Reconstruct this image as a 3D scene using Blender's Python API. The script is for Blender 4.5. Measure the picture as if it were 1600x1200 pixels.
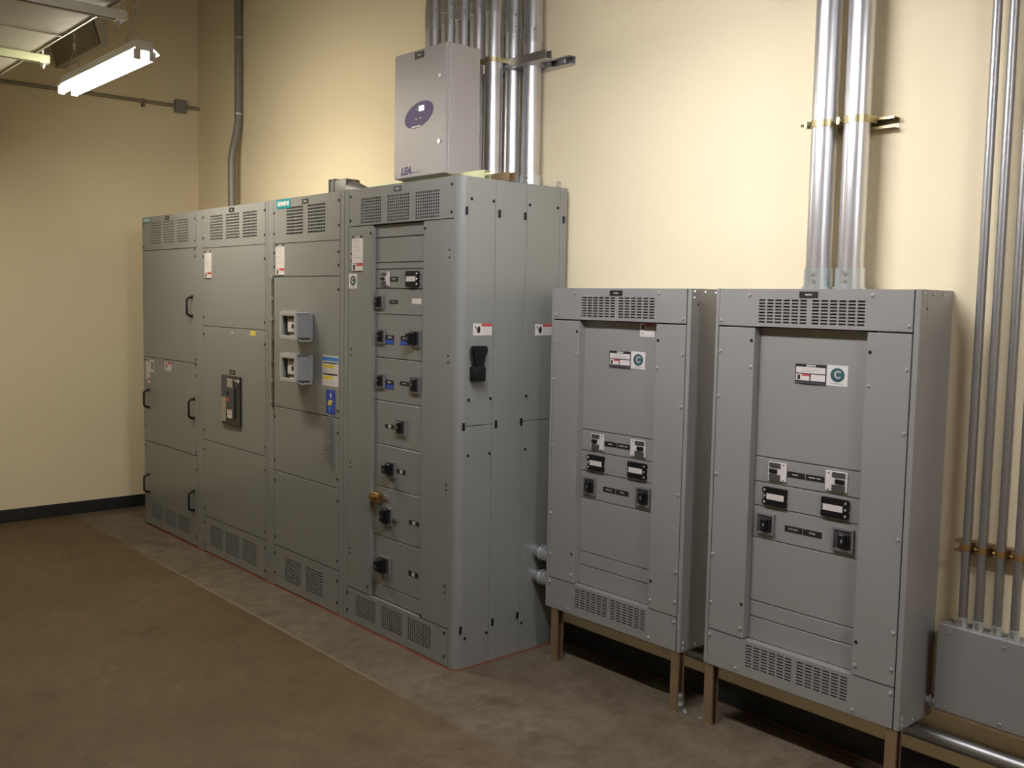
import bpy, bmesh, math, random
from mathutils import Vector, Matrix

scene = bpy.context.scene
for o in list(bpy.data.objects):
    bpy.data.objects.remove(o)
random.seed(4)
C = scene.collection

# ------------------------------------------------------------------ camera
CAM = Vector((3.4663, -2.7344, 1.7272))
YAW, PITCH, ROLL, FPX = -0.8473, 0.0802, 0.0193, 1518.84
fw = Vector((math.sin(YAW) * math.cos(PITCH), math.cos(YAW) * math.cos(PITCH), -math.sin(PITCH)))
rt = Vector((math.cos(YAW), -math.sin(YAW), 0))
up = rt.cross(fw)
r2 = rt * math.cos(ROLL) + up * math.sin(ROLL)
u2 = -rt * math.sin(ROLL) + up * math.cos(ROLL)
cam = bpy.data.cameras.new('camera')
cam.sensor_width = 36.0
cam.lens = FPX / 1600 * 36
cam.shift_x = -0.00027
cam.shift_y = -0.00475
cam.clip_start = 0.05
camo = bpy.data.objects.new('camera', cam)
C.objects.link(camo)
camo.matrix_world = Matrix(((r2.x, u2.x, -fw.x, CAM.x), (r2.y, u2.y, -fw.y, CAM.y), (r2.z, u2.z, -fw.z, CAM.z), (0, 0, 0, 1)))
scene.camera = camo

# ------------------------------------------------------------------ world, exposure, lamp strength
w = bpy.data.worlds.new('world')
scene.world = w
w.use_nodes = True
w.node_tree.nodes['Background'].inputs[0].default_value = (0.5, 0.5, 0.5, 1)
w.node_tree.nodes['Background'].inputs[1].default_value = 0.02
scene.view_settings.view_transform = 'Standard'
scene.view_settings.look = 'None'
scene.view_settings.gamma = 1.0
scene.view_settings.use_curve_mapping = False
scene.view_settings.exposure = 0.0
scene.cycles.use_denoising = True
scene.cycles.max_bounces = 4
scene.cycles.use_adaptive_sampling = True
scene.cycles.adaptive_threshold = 0.03
scene.cycles.diffuse_bounces = 3
scene.cycles.caustics_reflective = True        # lamp light mirrored up the wall by the cabinet roofs
scene.cycles.caustics_refractive = False
scene.cycles.sample_clamp_indirect = 6.0
TUBE_WARM, TUBE_COOL = 122.0, 148.0            # brightness of the fluorescent tubes (older warm pair, newer cool pairs)
WARM_COL, COOL_COL = (1.0, 0.92, 0.76, 1), (0.98, 0.97, 1.0, 1)

# ------------------------------------------------------------------ materials
MATS = {}


def nodes_of(m):
    return m.node_tree.nodes, m.node_tree.links


def mat(name, col, rough=0.5, metal=0.0, var=0.0, vscale=6.0, bump=0.0, bscale=300.0, spec=0.5, emit=0.0, ecol=None, stretch=None, rvar=0.0):
    m = bpy.data.materials.new(name)
    m.use_nodes = True
    n, l = nodes_of(m)
    b = n['Principled BSDF']
    b.inputs['Base Color'].default_value = (*col, 1)
    b.inputs['Roughness'].default_value = rough
    b.inputs['Metallic'].default_value = metal
    b.inputs['Specular IOR Level'].default_value = spec
    if emit:
        b.inputs['Emission Color'].default_value = ecol or (*col, 1)
        b.inputs['Emission Strength'].default_value = emit
    tc = n.new('ShaderNodeTexCoord')
    src = tc.outputs['Object']
    if stretch:
        mp = n.new('ShaderNodeMapping')
        mp.inputs['Scale'].default_value = stretch
        l.new(src, mp.inputs['Vector'])
        src = mp.outputs[0]
    if var or rvar:
        t = n.new('ShaderNodeTexNoise')
        t.inputs['Scale'].default_value = vscale
        t.inputs['Detail'].default_value = 4
        l.new(src, t.inputs['Vector'])
        if var:
            mx = n.new('ShaderNodeMix')
            mx.data_type = 'RGBA'
            mx.inputs['A'].default_value = (*[max(0, c * (1 - var)) for c in col], 1)
            mx.inputs['B'].default_value = (*[min(1, c * (1 + var)) for c in col], 1)
            l.new(t.outputs['Fac'], mx.inputs['Factor'])
            l.new(mx.outputs['Result'], b.inputs['Base Color'])
        if rvar:
            mr = n.new('ShaderNodeMapRange')
            mr.inputs['From Min'].default_value = 0.3
            mr.inputs['From Max'].default_value = 0.7
            mr.inputs['To Min'].default_value = max(0.02, rough - rvar)
            mr.inputs['To Max'].default_value = min(1, rough + rvar)
            l.new(t.outputs['Fac'], mr.inputs['Value'])
            l.new(mr.outputs['Result'], b.inputs['Roughness'])
    if bump:
        t2 = n.new('ShaderNodeTexNoise')
        t2.inputs['Scale'].default_value = bscale
        t2.inputs['Detail'].default_value = 2
        l.new(src, t2.inputs['Vector'])
        bp = n.new('ShaderNodeBump')
        bp.inputs['Strength'].default_value = bump
        bp.inputs['Distance'].default_value = 0.002
        l.new(t2.outputs['Fac'], bp.inputs['Height'])
        l.new(bp.outputs['Normal'], b.inputs['Normal'])
    MATS[name] = m
    return m


mat('wall_paint', (0.80, 0.69, 0.485), 0.75, var=0.03, vscale=1.2, spec=0.25)
mat('ceiling_deck', (0.42, 0.40, 0.36), 0.8, var=0.1)
mat('grey_paint', (0.225, 0.231, 0.222), 0.27, var=0.04, vscale=2.5, spec=0.7)
mat('grey_panel', (0.265, 0.258, 0.252), 0.27, var=0.04, vscale=2.5, spec=0.7)
mat('box_grey', (0.22, 0.208, 0.203), 0.45, var=0.04, vscale=3)
mat('cabinet_beige', (0.36, 0.335, 0.325), 0.5, var=0.02)
mat('meter_shade_grey', (0.28, 0.29, 0.295), 0.4)  # housing darker than its frame: the side's shading is put into the colour
mat('meter_frame', (0.40, 0.40, 0.38), 0.45)
mat('black_plastic', (0.007, 0.007, 0.008), 0.42, spec=0.3)
mat('black_rubber', (0.010, 0.010, 0.010), 0.55, var=0.1)
mat('dark_void', (0.012, 0.011, 0.010), 0.9, spec=0.1)
mat('dark_grey', (0.06, 0.06, 0.065), 0.45)
mat('bezel_grey', (0.16, 0.16, 0.165), 0.35)
mat('zinc', (0.62, 0.63, 0.65), 0.32, 0.95, var=0.1, vscale=30)
mat('bright_zinc', (0.78, 0.79, 0.80), 0.25, 0.95)
mat('screw_zinc', (0.60, 0.60, 0.60), 0.3, 0.6)
mat('copper_zinc', (0.50, 0.33, 0.14), 0.32, 0.9)
mat('blue_zinc', (0.70, 0.76, 0.79), 0.3, 0.85)
mat('emt', (0.68, 0.68, 0.71), 0.34, 0.95, var=0.05, vscale=4, stretch=(14, 14, 0.6), rvar=0.05)
mat('emt_dull', (0.34, 0.335, 0.34), 0.42, 0.9, var=0.12, vscale=4, stretch=(14, 14, 0.6))
mat('conduit_grey', (0.235, 0.215, 0.205), 0.5, 0.3, var=0.08, vscale=5)
mat('cast_grey', (0.11, 0.105, 0.10), 0.5, 0.2, var=0.1, vscale=20)
mat('gold_zinc', (0.50, 0.43, 0.25), 0.35, 0.9, var=0.12, vscale=18)
mat('bronze_zinc', (0.36, 0.25, 0.15), 0.42, 0.6, var=0.18, vscale=12)
mat('green_zinc', (0.58, 0.62, 0.40), 0.35, 0.7, var=0.1, vscale=14)
mat('galvanised', (0.46, 0.44, 0.36), 0.55, 0.25, var=0.12, vscale=7, rvar=0.06)
mat('hem_metal', (0.75, 0.72, 0.62), 0.35, 0.7)
mat('lamp_white', (0.78, 0.78, 0.76), 0.35)
mat('tube_warm', (1.0, 0.97, 0.9), 0.5, emit=TUBE_WARM, ecol=WARM_COL)
mat('tube_cool', (1.0, 0.97, 0.95), 0.5, emit=TUBE_COOL, ecol=COOL_COL)
mat('white_label', (0.66, 0.62, 0.60), 0.5)
mat('pale_text', (0.50, 0.48, 0.47), 0.5)
mat('grey_print', (0.34, 0.32, 0.31), 0.5)
mat('black_print', (0.015, 0.014, 0.014), 0.45)
mat('red_print', (0.50, 0.075, 0.075), 0.5)
mat('teal', (0.0, 0.20, 0.23), 0.4)
mat('teal_dark', (0.035, 0.085, 0.10), 0.4)
mat('blue_print', (0.018, 0.055, 0.36), 0.4)
mat('sky_print', (0.06, 0.22, 0.55), 0.4)
mat('yellow_print', (0.72, 0.55, 0.04), 0.45)
mat('cream_print', (0.62, 0.52, 0.28), 0.45)
mat('purple_panel', (0.13, 0.10, 0.20), 0.6, spec=0.15)
mat('screen_lit', (0.9, 0.9, 0.88), 0.4, emit=0.9)
mat('brass', (0.52, 0.36, 0.15), 0.28, 0.95, var=0.08)
mat('red_seal', (0.20, 0.042, 0.02), 0.6)
mat('hinge_brass', (0.20, 0.165, 0.10), 0.45, 0.6)
mat('conduit_tan', (0.30, 0.26, 0.18), 0.5, 0.3)
mat('breaker_black', (0.022, 0.020, 0.020), 0.3)
mat('breaker_tan', (0.34, 0.30, 0.22), 0.5)


def floor_material():
    m = bpy.data.materials.new('concrete')
    m.use_nodes = True
    n, l = nodes_of(m)
    b = n['Principled BSDF']
    b.inputs['Roughness'].default_value = 0.6
    b.inputs['Specular IOR Level'].default_value = 0.3
    tc = n.new('ShaderNodeTexCoord')
    co = tc.outputs['Object']

    def noise(scale, detail=5, rough=0.6):
        t = n.new('ShaderNodeTexNoise')
        t.inputs['Scale'].default_value = scale
        t.inputs['Detail'].default_value = detail
        t.inputs['Roughness'].default_value = rough
        l.new(co, t.inputs['Vector'])
        return t.outputs['Fac']

    def ramp(v, a, bb, lo=0.0, hi=1.0):
        r = n.new('ShaderNodeMapRange')
        r.clamp = True
        r.inputs['From Min'].default_value = a
        r.inputs['From Max'].default_value = bb
        r.inputs['To Min'].default_value = lo
        r.inputs['To Max'].default_value = hi
        l.new(v, r.inputs['Value'])
        return r.outputs['Result']

    def mix(f, a, c):
        mx = n.new('ShaderNodeMix')
        mx.data_type = 'RGBA'
        l.new(f, mx.inputs['Factor'])
        for s, v in (('A', a), ('B', c)):
            if isinstance(v, tuple):
                mx.inputs[s].default_value = (*v, 1)
            else:
                l.new(v, mx.inputs[s])
        return mx.outputs['Result']

    def math_(op, a, c):
        q = n.new('ShaderNodeMath')
        q.operation = op
        for i, v in enumerate((a, c)):
            if isinstance(v, (int, float)):
                q.inputs[i].default_value = v
            else:
                l.new(v, q.inputs[i])
        return q.outputs[0]
    sx = n.new('ShaderNodeSeparateXYZ')
    l.new(co, sx.inputs[0])
    yj = math_('ADD', sx.outputs['Y'], math_('MULTIPLY', math_('SUBTRACT', noise(1.5, 2), 0.5), 0.035))
    brown = mix(ramp(noise(1.1), 0.35, 0.68), (0.080, 0.051, 0.0195), (0.122, 0.080, 0.034))
    grey = mix(ramp(noise(2.3), 0.35, 0.7), (0.115, 0.091, 0.064), (0.180, 0.148, 0.112))
    # the slab poured along the switchboards is paler than the sealed floor in front of it
    edge = ramp(yj, -0.365, -0.335)
    far = ramp(sx.outputs['X'], -0.2, 1.3)
    edge2 = math_('MAXIMUM', math_('MULTIPLY', edge, 0.85), math_('MULTIPLY', math_('MULTIPLY', far, ramp(sx.outputs['Y'], -1.9, -0.5)), 0.7))
    col = mix(edge2, brown, grey)
    # trowel mottling, stains and pale scuffs
    col = mix(ramp(noise(9, 6, 0.7), 0.40, 0.68, 0, 0.72), col, (0.056, 0.038, 0.020))
    col = mix(ramp(noise(3.7, 3), 0.58, 0.74, 0, 0.6), col, (0.034, 0.022, 0.011))
    col = mix(ramp(noise(5.3, 7, 0.75), 0.60, 0.78, 0, 0.6), col, (0.20, 0.17, 0.135))
    line = math_('MULTIPLY', ramp(math_('ABSOLUTE', math_('ADD', sx.outputs['Y'], 0.348), 0), 0.004, 0.010, 1, 0), ramp(sx.outputs['X'], -0.2, 0.15, 0.75, 0))
    line = math_('MULTIPLY', line, ramp(sx.outputs['X'], -3.0, -2.5))
    col = mix(line, col, (0.19, 0.155, 0.105))
    l.new(col, b.inputs['Base Color'])
    bp = n.new('ShaderNodeBump')
    bp.inputs['Strength'].default_value = 0.25
    bp.inputs['Distance'].default_value = 0.004
    l.new(noise(60, 4), bp.inputs['Height'])
    l.new(bp.outputs['Normal'], b.inputs['Normal'])
    MATS['concrete'] = m


floor_material()

# ------------------------------------------------------------------ mesh helpers
ORG = {}                                        # world origin of every object that has children


class Front:                                    # a plane that faces the room (-y); u = x, v = z, n = out
    def __init__(s, y): s.y = y
    def p(s, u, v, n): return (u, s.y - n, v)
    rot = (math.pi / 2, 0, 0)


class Side:                                     # a plane that faces +x; u = y, v = z, n = out
    def __init__(s, x): s.x = x
    def p(s, u, v, n): return (s.x + n, u, v)
    rot = (math.pi / 2, 0, math.pi / 2)


class MB:
    def __init__(s): s.bm = bmesh.new()

    def box(s, x0, x1, y0, y1, z0, z1, m=0, bev=0.0, seg=1):
        bm = s.bm
        vs = [bm.verts.new((x, y, z)) for x in (x0, x1) for y in (y0, y1) for z in (z0, z1)]
        fs = [bm.faces.new([vs[i] for i in q]) for q in ((0, 1, 3, 2), (4, 6, 7, 5), (0, 4, 5, 1), (2, 3, 7, 6), (0, 2, 6, 4), (1, 5, 7, 3))]
        for f in fs: f.material_index = m
        if bev:
            es = list({e for f in fs for e in f.edges})
            bmesh.ops.bevel(bm, geom=es, offset=bev, segments=seg, affect='EDGES', profile=0.5)
        return s

    def fbox(s, fr, u0, u1, v0, v1, n0, n1, m=0, bev=0.0, seg=1):
        a, b = fr.p(u0, v0, n0), fr.p(u1, v1, n1)
        return s.box(min(a[0], b[0]), max(a[0], b[0]), min(a[1], b[1]), max(a[1], b[1]), min(a[2], b[2]), max(a[2], b[2]), m, bev, seg)

    def quad(s, pts, m=0):
        f = s.bm.faces.new([s.bm.verts.new(p) for p in pts])
        f.material_index = m
        return s

    def cyl(s, p0, p1, r, seg=16, m=0, r1=None, caps=True):
        return s.tube([p0, p1], [r, r if r1 is None else r1], seg, m, caps)

    def tube(s, pts, r, seg=12, m=0, caps=True):
        pts = [Vector(p) for p in pts]
        rs = r if isinstance(r, (list, tuple)) else [r] * len(pts)
        bm = s.bm
        t0 = (pts[1] - pts[0]).normalized()
        a = t0.cross(Vector((0, 0, 1)))
        if a.length < 1e-4: a = Vector((1, 0, 0))
        a.normalize()
        rings = []
        prev = t0
        for i, p in enumerate(pts):
            if i == 0: t = t0
            elif i == len(pts) - 1: t = (pts[i] - pts[i - 1]).normalized()
            else: t = ((pts[i + 1] - pts[i]).normalized() + (pts[i] - pts[i - 1]).normalized()).normalized()
            q = prev.rotation_difference(t)
            a = q @ a
            prev = t
            b = t.cross(a)
            rings.append([bm.verts.new(p + (a * math.cos(2 * math.pi * k / seg) + b * math.sin(2 * math.pi * k / seg)) * rs[i]) for k in range(seg)])
        for i in range(len(rings) - 1):
            for k in range(seg):
                f = bm.faces.new((rings[i][k], rings[i][(k + 1) % seg], rings[i + 1][(k + 1) % seg], rings[i + 1][k]))
                f.material_index = m
        if caps:
            bm.faces.new(rings[0][::-1]).material_index = m
            bm.faces.new(rings[-1]).material_index = m
        return s

    def prism(s, poly, fn, a, b, m=0):
        """extrude the 2-D outline POLY from a to b; fn(u, v, t) gives the point"""
        bm = s.bm
        A = [bm.verts.new(fn(u, v, a)) for u, v in poly]
        B = [bm.verts.new(fn(u, v, b)) for u, v in poly]
        n = len(poly)
        for i in range(n):
            bm.faces.new((A[i], A[(i + 1) % n], B[(i + 1) % n], B[i])).material_index = m
        bm.faces.new(A[::-1]).material_index = m
        bm.faces.new(B).material_index = m
        return s

    def build(s, name, mats, parent=None, org=None, smooth=False):
        bm = s.bm
        bmesh.ops.recalc_face_normals(bm, faces=bm.faces)
        xs = [v.co for v in bm.verts]
        if org is None:
            lo = Vector([min(v[i] for v in xs) for i in range(3)])
            hi = Vector([max(v[i] for v in xs) for i in range(3)])
            org = (lo + hi) / 2
            if parent is None: org.z = lo.z
        org = Vector(org)
        bmesh.ops.translate(bm, verts=bm.verts, vec=-org)
        me = bpy.data.meshes.new(name)
        bm.to_mesh(me)
        bm.free()
        for k in ([mats] if isinstance(mats, str) else mats):
            me.materials.append(MATS[k])
        if smooth:
            for p in me.polygons: p.use_smooth = True
            me.set_sharp_from_angle(angle=math.radians(35))
        return place(name, me, parent, org)


def place(name, me, parent, org, rot=None):
    o = bpy.data.objects.new(name, me)
    C.objects.link(o)
    org = Vector(org)
    ORG[o] = org
    if parent is not None:
        o.parent = parent
        o.location = org - ORG[parent]
    else:
        o.location = org
    if rot: o.rotation_euler = rot
    return o


def tag(o, label=None, cat=None, group=None, kind=None):
    for k, v in (('label', label), ('category', cat), ('group', group), ('kind', kind)):
        if v: o[k] = v
    return o


def thing(name, loc, label, cat, group=None):
    o = bpy.data.objects.new(name, None)
    o.empty_display_size = 0.1
    C.objects.link(o)
    o.location = loc
    ORG[o] = Vector(loc)
    return tag(o, label, cat, group)


def bx(name, parent, m, x0, x1, y0, y1, z0, z1, bev=0.0, seg=1):
    return MB().box(x0, x1, y0, y1, z0, z1, 0, bev, seg).build(name, m, parent)


def struct(o):
    o['kind'] = 'structure'
    return o


SHARED = {}


def dots(name, parent, fr, pts, m='black_plastic', r=0.007, h=0.004):
    """round screw heads on a plane, one shared mesh"""
    key = (m, r, h, type(fr))
    if key not in SHARED:
        mb = MB()
        mb.cyl(fr.p(0, 0, 0) if 0 else (0, 0, 0), Vector(fr.p(0, 0, h)) - Vector(fr.p(0, 0, 0)), r, 10, 0, r * 0.72)
        me = bpy.data.meshes.new(name)
        bmesh.ops.recalc_face_normals(mb.bm, faces=mb.bm.faces)
        mb.bm.to_mesh(me)
        mb.bm.free()
        me.materials.append(MATS[m])
        SHARED[key] = me
    for u, v in pts:
        place(name, SHARED[key], parent, fr.p(u, v, 0))


def vent_plate(name, parent, m, fr, u0, u1, v0, v1, vents, t=0.004, depth=0.03, void='dark_void', ledge=None):
    """a sheet with real ventilation holes; vents: (u0, u1, v0, v1, columns, rows, share of hole in u, in v)"""
    holes = []
    for a, b, c, d, nc, nr, fu, fv in vents:
        pu, pv = (b - a) / nc, (d - c) / nr
        for i in range(nc):
            for j in range(nr):
                holes.append((a + pu * (i + (1 - fu) / 2), a + pu * (i + (1 + fu) / 2), c + pv * (j + (1 - fv) / 2), c + pv * (j + (1 + fv) / 2)))
    us = sorted({u0, u1, *[round(h[0], 5) for h in holes], *[round(h[1], 5) for h in holes]})
    vs = sorted({v0, v1, *[round(h[2], 5) for h in holes], *[round(h[3], 5) for h in holes]})
    hs = set()
    iu = {u: i for i, u in enumerate(us)}
    iv = {v: i for i, v in enumerate(vs)}
    for a, b, c, d in holes:
        for i in range(iu[round(a, 5)], iu[round(b, 5)]):
            for j in range(iv[round(c, 5)], iv[round(d, 5)]):
                hs.add((i, j))
    mb = MB()
    bm = mb.bm
    F, B = {}, {}

    def gv(D, i, j, n):
        if (i, j) not in D: D[(i, j)] = bm.verts.new(fr.p(us[i], vs[j], n))
        return D[(i, j)]
    NU, NV = len(us) - 1, len(vs) - 1
    solid = lambda i, j: 0 <= i < NU and 0 <= j < NV and (i, j) not in hs
    for i in range(NU):
        for j in range(NV):
            if (i, j) in hs: continue
            bm.faces.new((gv(F, i, j, 0), gv(F, i + 1, j, 0), gv(F, i + 1, j + 1, 0), gv(F, i, j + 1, 0)))
            for (di, dj, e) in ((-1, 0, ((0, 0), (0, 1))), (1, 0, ((1, 0), (1, 1))), (0, -1, ((0, 0), (1, 0))), (0, 1, ((0, 1), (1, 1)))):
                if not solid(i + di, j + dj):
                    (a, b), (c, d) = e
                    bm.faces.new((gv(F, i + a, j + b, 0), gv(F, i + c, j + d, 0), gv(B, i + c, j + d, -t), gv(B, i + a, j + b, -t)))
    # returned edges of the sheet-metal cover
    for (a, b, c, d) in ((u0, u1, v0, v0 + t), (u0, u1, v1 - t, v1), (u0, u0 + t, v0, v1), (u1 - t, u1, v0, v1)):
        mb.fbox(fr, a, b, c, d, -depth, -t)
    o = mb.build(name, m, parent)
    bk = MB()  # near-black sheets painted as the shade behind the holes
    for a, b, c, d, *_ in vents:
        bk.fbox(fr, a - 0.02, b + 0.02, c - 0.02 if c > 0.03 else 0, d + 0.02, -depth, -depth + 0.004)
    bk.build('vent_shade_sheet', void, o)
    return o


def sticker(name, parent, fr, u0, u1, v0, v1, base, rects=(), label=None, t=0.0008):
    """a flat printed label: base colour and printed rectangles (fractions of its size, from the lower corner)"""
    ms = [base]
    mb = MB()
    mb.fbox(fr, u0, u1, v0, v1, 0, t)
    for k, (a, b, c, d, m) in enumerate(rects):
        if m not in ms: ms.append(m)
        mb.fbox(fr, u0 + (u1 - u0) * a, u0 + (u1 - u0) * c, v0 + (v1 - v0) * b, v0 + (v1 - v0) * d, t, t + 0.0003 + 0.00005 * k, ms.index(m))
    o = mb.build(name, ms, parent)
    if label: o['label'] = label
    return o


def text(name, parent, fr, u, v, n, s, size, m, shear=0.0, width=None, bold=0.0):
    cu = bpy.data.curves.new('t', 'FONT')
    cu.body = s
    cu.size = size
    cu.shear = shear
    cu.offset = bold
    cu.extrude = 0.0003
    cu.align_x = 'CENTER'
    cu.align_y = 'CENTER'
    o = bpy.data.objects.new('t', cu)
    C.objects.link(o)
    dg = bpy.context.evaluated_depsgraph_get()
    me = bpy.data.meshes.new_from_object(o.evaluated_get(dg))
    bpy.data.objects.remove(o)
    if width:
        xs = [v.co.x for v in me.vertices]
        k = width / (max(xs) - min(xs))
        for v_ in me.vertices: v_.co.x *= k
    me.materials.clear()
    me.materials.append(MATS[m])
    return place(name, me, parent, fr.p(u, v, n), fr.rot)


WHITE_LINES = lambda rows, m='grey_print', a=0.12, b=0.88: [(a, y, b - random.random() * 0.25, y + h, m) for y, h in rows]


def danger_sticker(parent, fr, u0, u1, v0, v1, label='white warning label with red header and black hand symbol'):
    o = sticker('warning_label', parent, fr, u0, u1, v0, v1, 'white_label',
                [(0.45, 0.74, 1.0, 1.0, 'red_print')] + [(0.50, y, 0.92, y + 0.035, 'pale_text') for y in (0.16, 0.30, 0.44, 0.58)], label)
    # hand with lightning bolt
    W, H = u1 - u0, v1 - v0
    P = lambda u, v, t: fr.p(u0 + W * u, v0 + H * v, t)
    mb = MB()
    mb.prism([(0.22, 0.22), (0.36, 0.20), (0.39, 0.44), (0.37, 0.74), (0.33, 0.80), (0.30, 0.72), (0.27, 0.76), (0.24, 0.62), (0.20, 0.46)], P, 0.0008, 0.0013)
    mb.prism([(0.06, 0.78), (0.12, 0.80), (0.20, 0.62), (0.18, 0.60), (0.24, 0.44), (0.14, 0.58), (0.16, 0.60)], P, 0.0008, 0.0013)
    mb.build('hand_symbol', 'black_print', o)
    return o


def round_sticker(parent, fr, u0, u1, v0, v1, sq=1.0):
    o = sticker('round_logo_label', parent, fr, u0, u1, v0, v1, 'white_label', [(0.2, 0.10, 0.8, 0.13, 'grey_print'), (0.34, 0.055, 0.66, 0.08, 'pale_text')],
                'white label with letter C in a dark teal disc')
    W, H = u1 - u0, v1 - v0
    cu, cv = u0 + W * 0.52, v0 + H * 0.53
    mb = MB()
    R = min(W, H) * 0.33
    rv = H * 0.34
    ru = W * 0.34
    mb.prism([(cu + ru * math.cos(a), cv + rv * math.sin(a)) for a in [2 * math.pi * k / 28 for k in range(28)]], lambda u, v, t: fr.p(u, v, t), 0.0008, 0.0014)
    mb.build('logo_disc', 'teal_dark', o)
    text('letter', o, fr, cu, cv, 0.0016, 'C', R * 1.5, 'pale_text', bold=R * 0.05)
    return o


def rating_label(parent, fr, u0, u1, v0, v1):
    """black-bordered rating plate with white fields, red danger band"""
    r = [(0.03, 0.56, 0.97, 0.86, 'white_label'), (0.03, 0.20, 0.47, 0.51, 'white_label'), (0.51, 0.20, 0.97, 0.51, 'white_label'),
         (0.36, 0.89, 0.66, 0.97, 'pale_text'), (0.22, 0.41, 0.47, 0.51, 'red_print'), (0.08, 0.24, 0.17, 0.46, 'black_print'),
         (0.02, 0.0, 0.98, 0.16, 'dark_grey'), (0.2, 0.0, 0.75, 0.06, 'black_print')]
    r += [(0.2, y, 0.2 + random.uniform(0.3, 0.7), y + 0.02, 'grey_print') for y in (0.62, 0.69, 0.76)]
    return sticker('rating_label', parent, fr, u0, u1, v0, v1, 'black_print', r, 'black and white printed rating plate with red band')


def tall_label(parent, fr, u0, u1, v0, v1):
    r = [(0.0, 0.93, 1.0, 1.0, 'black_print'), (0.25, 0.945, 0.72, 0.985, 'pale_text'), (0.0, 0.0, 1.0, 0.035, 'black_print'),
         (0.0, 0.235, 1.0, 0.245, 'black_print'), (0.42, 0.165, 1.0, 0.235, 'red_print'), (0.12, 0.06, 0.30, 0.20, 'black_print')]
    r += [(0.08, y, random.uniform(0.5, 0.95), y + 0.012, 'grey_print') for y in (0.40, 0.47, 0.55, 0.62, 0.70, 0.76, 0.83, 0.88)]
    return sticker('instruction_label', parent, fr, u0, u1, v0, v1, 'white_label', r, 'tall white printed label with red warning field')


def nameplate(parent, fr, u0, u1, v0, v1, words=None, bars=((0.3, 0.7),), low=None):
    """engraved black plate, optionally a blue strip LOW under it"""
    rects = []
    if low: rects.append((0, 0, 1, 0.5, low))
    if low: rects.append((0.15, 0.2, 0.85, 0.28, 'sky_print'))
    y0, y1 = (0.68, 0.82) if low else (0.42, 0.60)
    if not words:
        rects += [(a, y0, b, y1, 'pale_text') for a, b in bars]
    o = sticker('nameplate', parent, fr, u0, u1, v0, v1, 'black_print', rects, 'small engraved black plate', t=0.0015)
    if words:
        text('engraving', o, fr, (u0 + u1) / 2, (v0 + v1) / 2, 0.0017, words, (v1 - v0) * 0.42, 'pale_text')
    return o


def rotary(parent, fr, cu, cv, s=0.078, out=0.026, gw=0.5, gh=0.72, shift=-0.1):
    """breaker with a square bezel and a black operating handle"""
    o = thing_part('breaker', parent, fr.p(cu, cv, 0))
    mb = MB()
    h = s / 2
    for a, b, c, d in ((-h, h, h * 0.8, h), (-h, h, -h, -h * 0.8), (-h, -h * 0.8, -h * 0.8, h * 0.8), (h * 0.8, h, -h * 0.8, h * 0.8)):
        mb.fbox(fr, cu + a, cu + b, cv + c, cv + d, 0, 0.010)
    mb.build('bezel', 'bezel_grey', o)
    MB().fbox(fr, cu - h * 0.8, cu + h * 0.8, cv - h * 0.8, cv + h * 0.8, 0.0005, 0.006).build('faceplate', 'dark_grey', o)
    mb = MB()
    u0 = cu + shift * s
    mb.fbox(fr, u0 - s * gw / 2, u0 + s * gw / 2, cv - s * gh / 2, cv + s * gh / 2, 0.006, out * 0.55, 0, 0.004)
    mb.fbox(fr, u0 - s * gw * 0.30, u0 + s * gw * 0.30, cv - s * gh * 0.30, cv + s * gh * 0.46, out * 0.5, out, 0, 0.004)
    mb.build('handle', 'black_plastic', o)
    MB().fbox(fr, u0 + s * 0.02, u0 + s * 0.07, cv - s * 0.06, cv + s * 0.08, out * 0.5, out + 0.0006).build('pointer', 'grey_print', o)
    return o


def thing_part(name, parent, loc):
    """an Empty part that groups its sub-parts under PARENT"""
    o = bpy.data.objects.new(name, None)
    o.empty_display_size = 0.03
    C.objects.link(o)
    o.parent = parent
    o.location = Vector(loc) - ORG[parent]
    ORG[o] = Vector(loc)
    return o


def toggle_breaker(parent, fr, u0, u1, v0, v1, bar_right=True):
    """moulded-case breaker: pale escutcheon, dark label fields and a black toggle"""
    o = thing_part('breaker', parent, fr.p((u0 + u1) / 2, (v0 + v1) / 2, 0))
    W, H = u1 - u0, v1 - v0
    f = (lambda t: u0 + W * t) if bar_right else (lambda t: u1 - W * t)
    B = lambda mb, a, b, c, d, n0, n1, m=0, bev=0: mb.fbox(fr, min(f(a), f(b)), max(f(a), f(b)), v0 + H * c, v0 + H * d, n0, n1, m, bev)
    B(MB(), 0, 1, 0, 1, 0, 0.006, 0, 0.001).build('escutcheon', 'white_label', o)
    B(MB(), 0.08, 0.68, 0.72, 0.97, 0.006, 0.009).build('nameplate', 'dark_grey', o)
    B(MB(), 0.08, 0.68, 0.04, 0.34, 0.006, 0.009).build('nameplate', 'dark_grey', o)
    B(MB(), 0.10, 0.52, 0.41, 0.64, 0.006, 0.014, 0, 0.002).build('toggle', 'black_plastic', o)
    dots('screw', o, Front(fr.y - 0.006), [(f(0.85), v0 + H * 0.9), (f(0.85), v0 + H * 0.08)], 'dark_grey', 0.003, 0.002)
    return o


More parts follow.
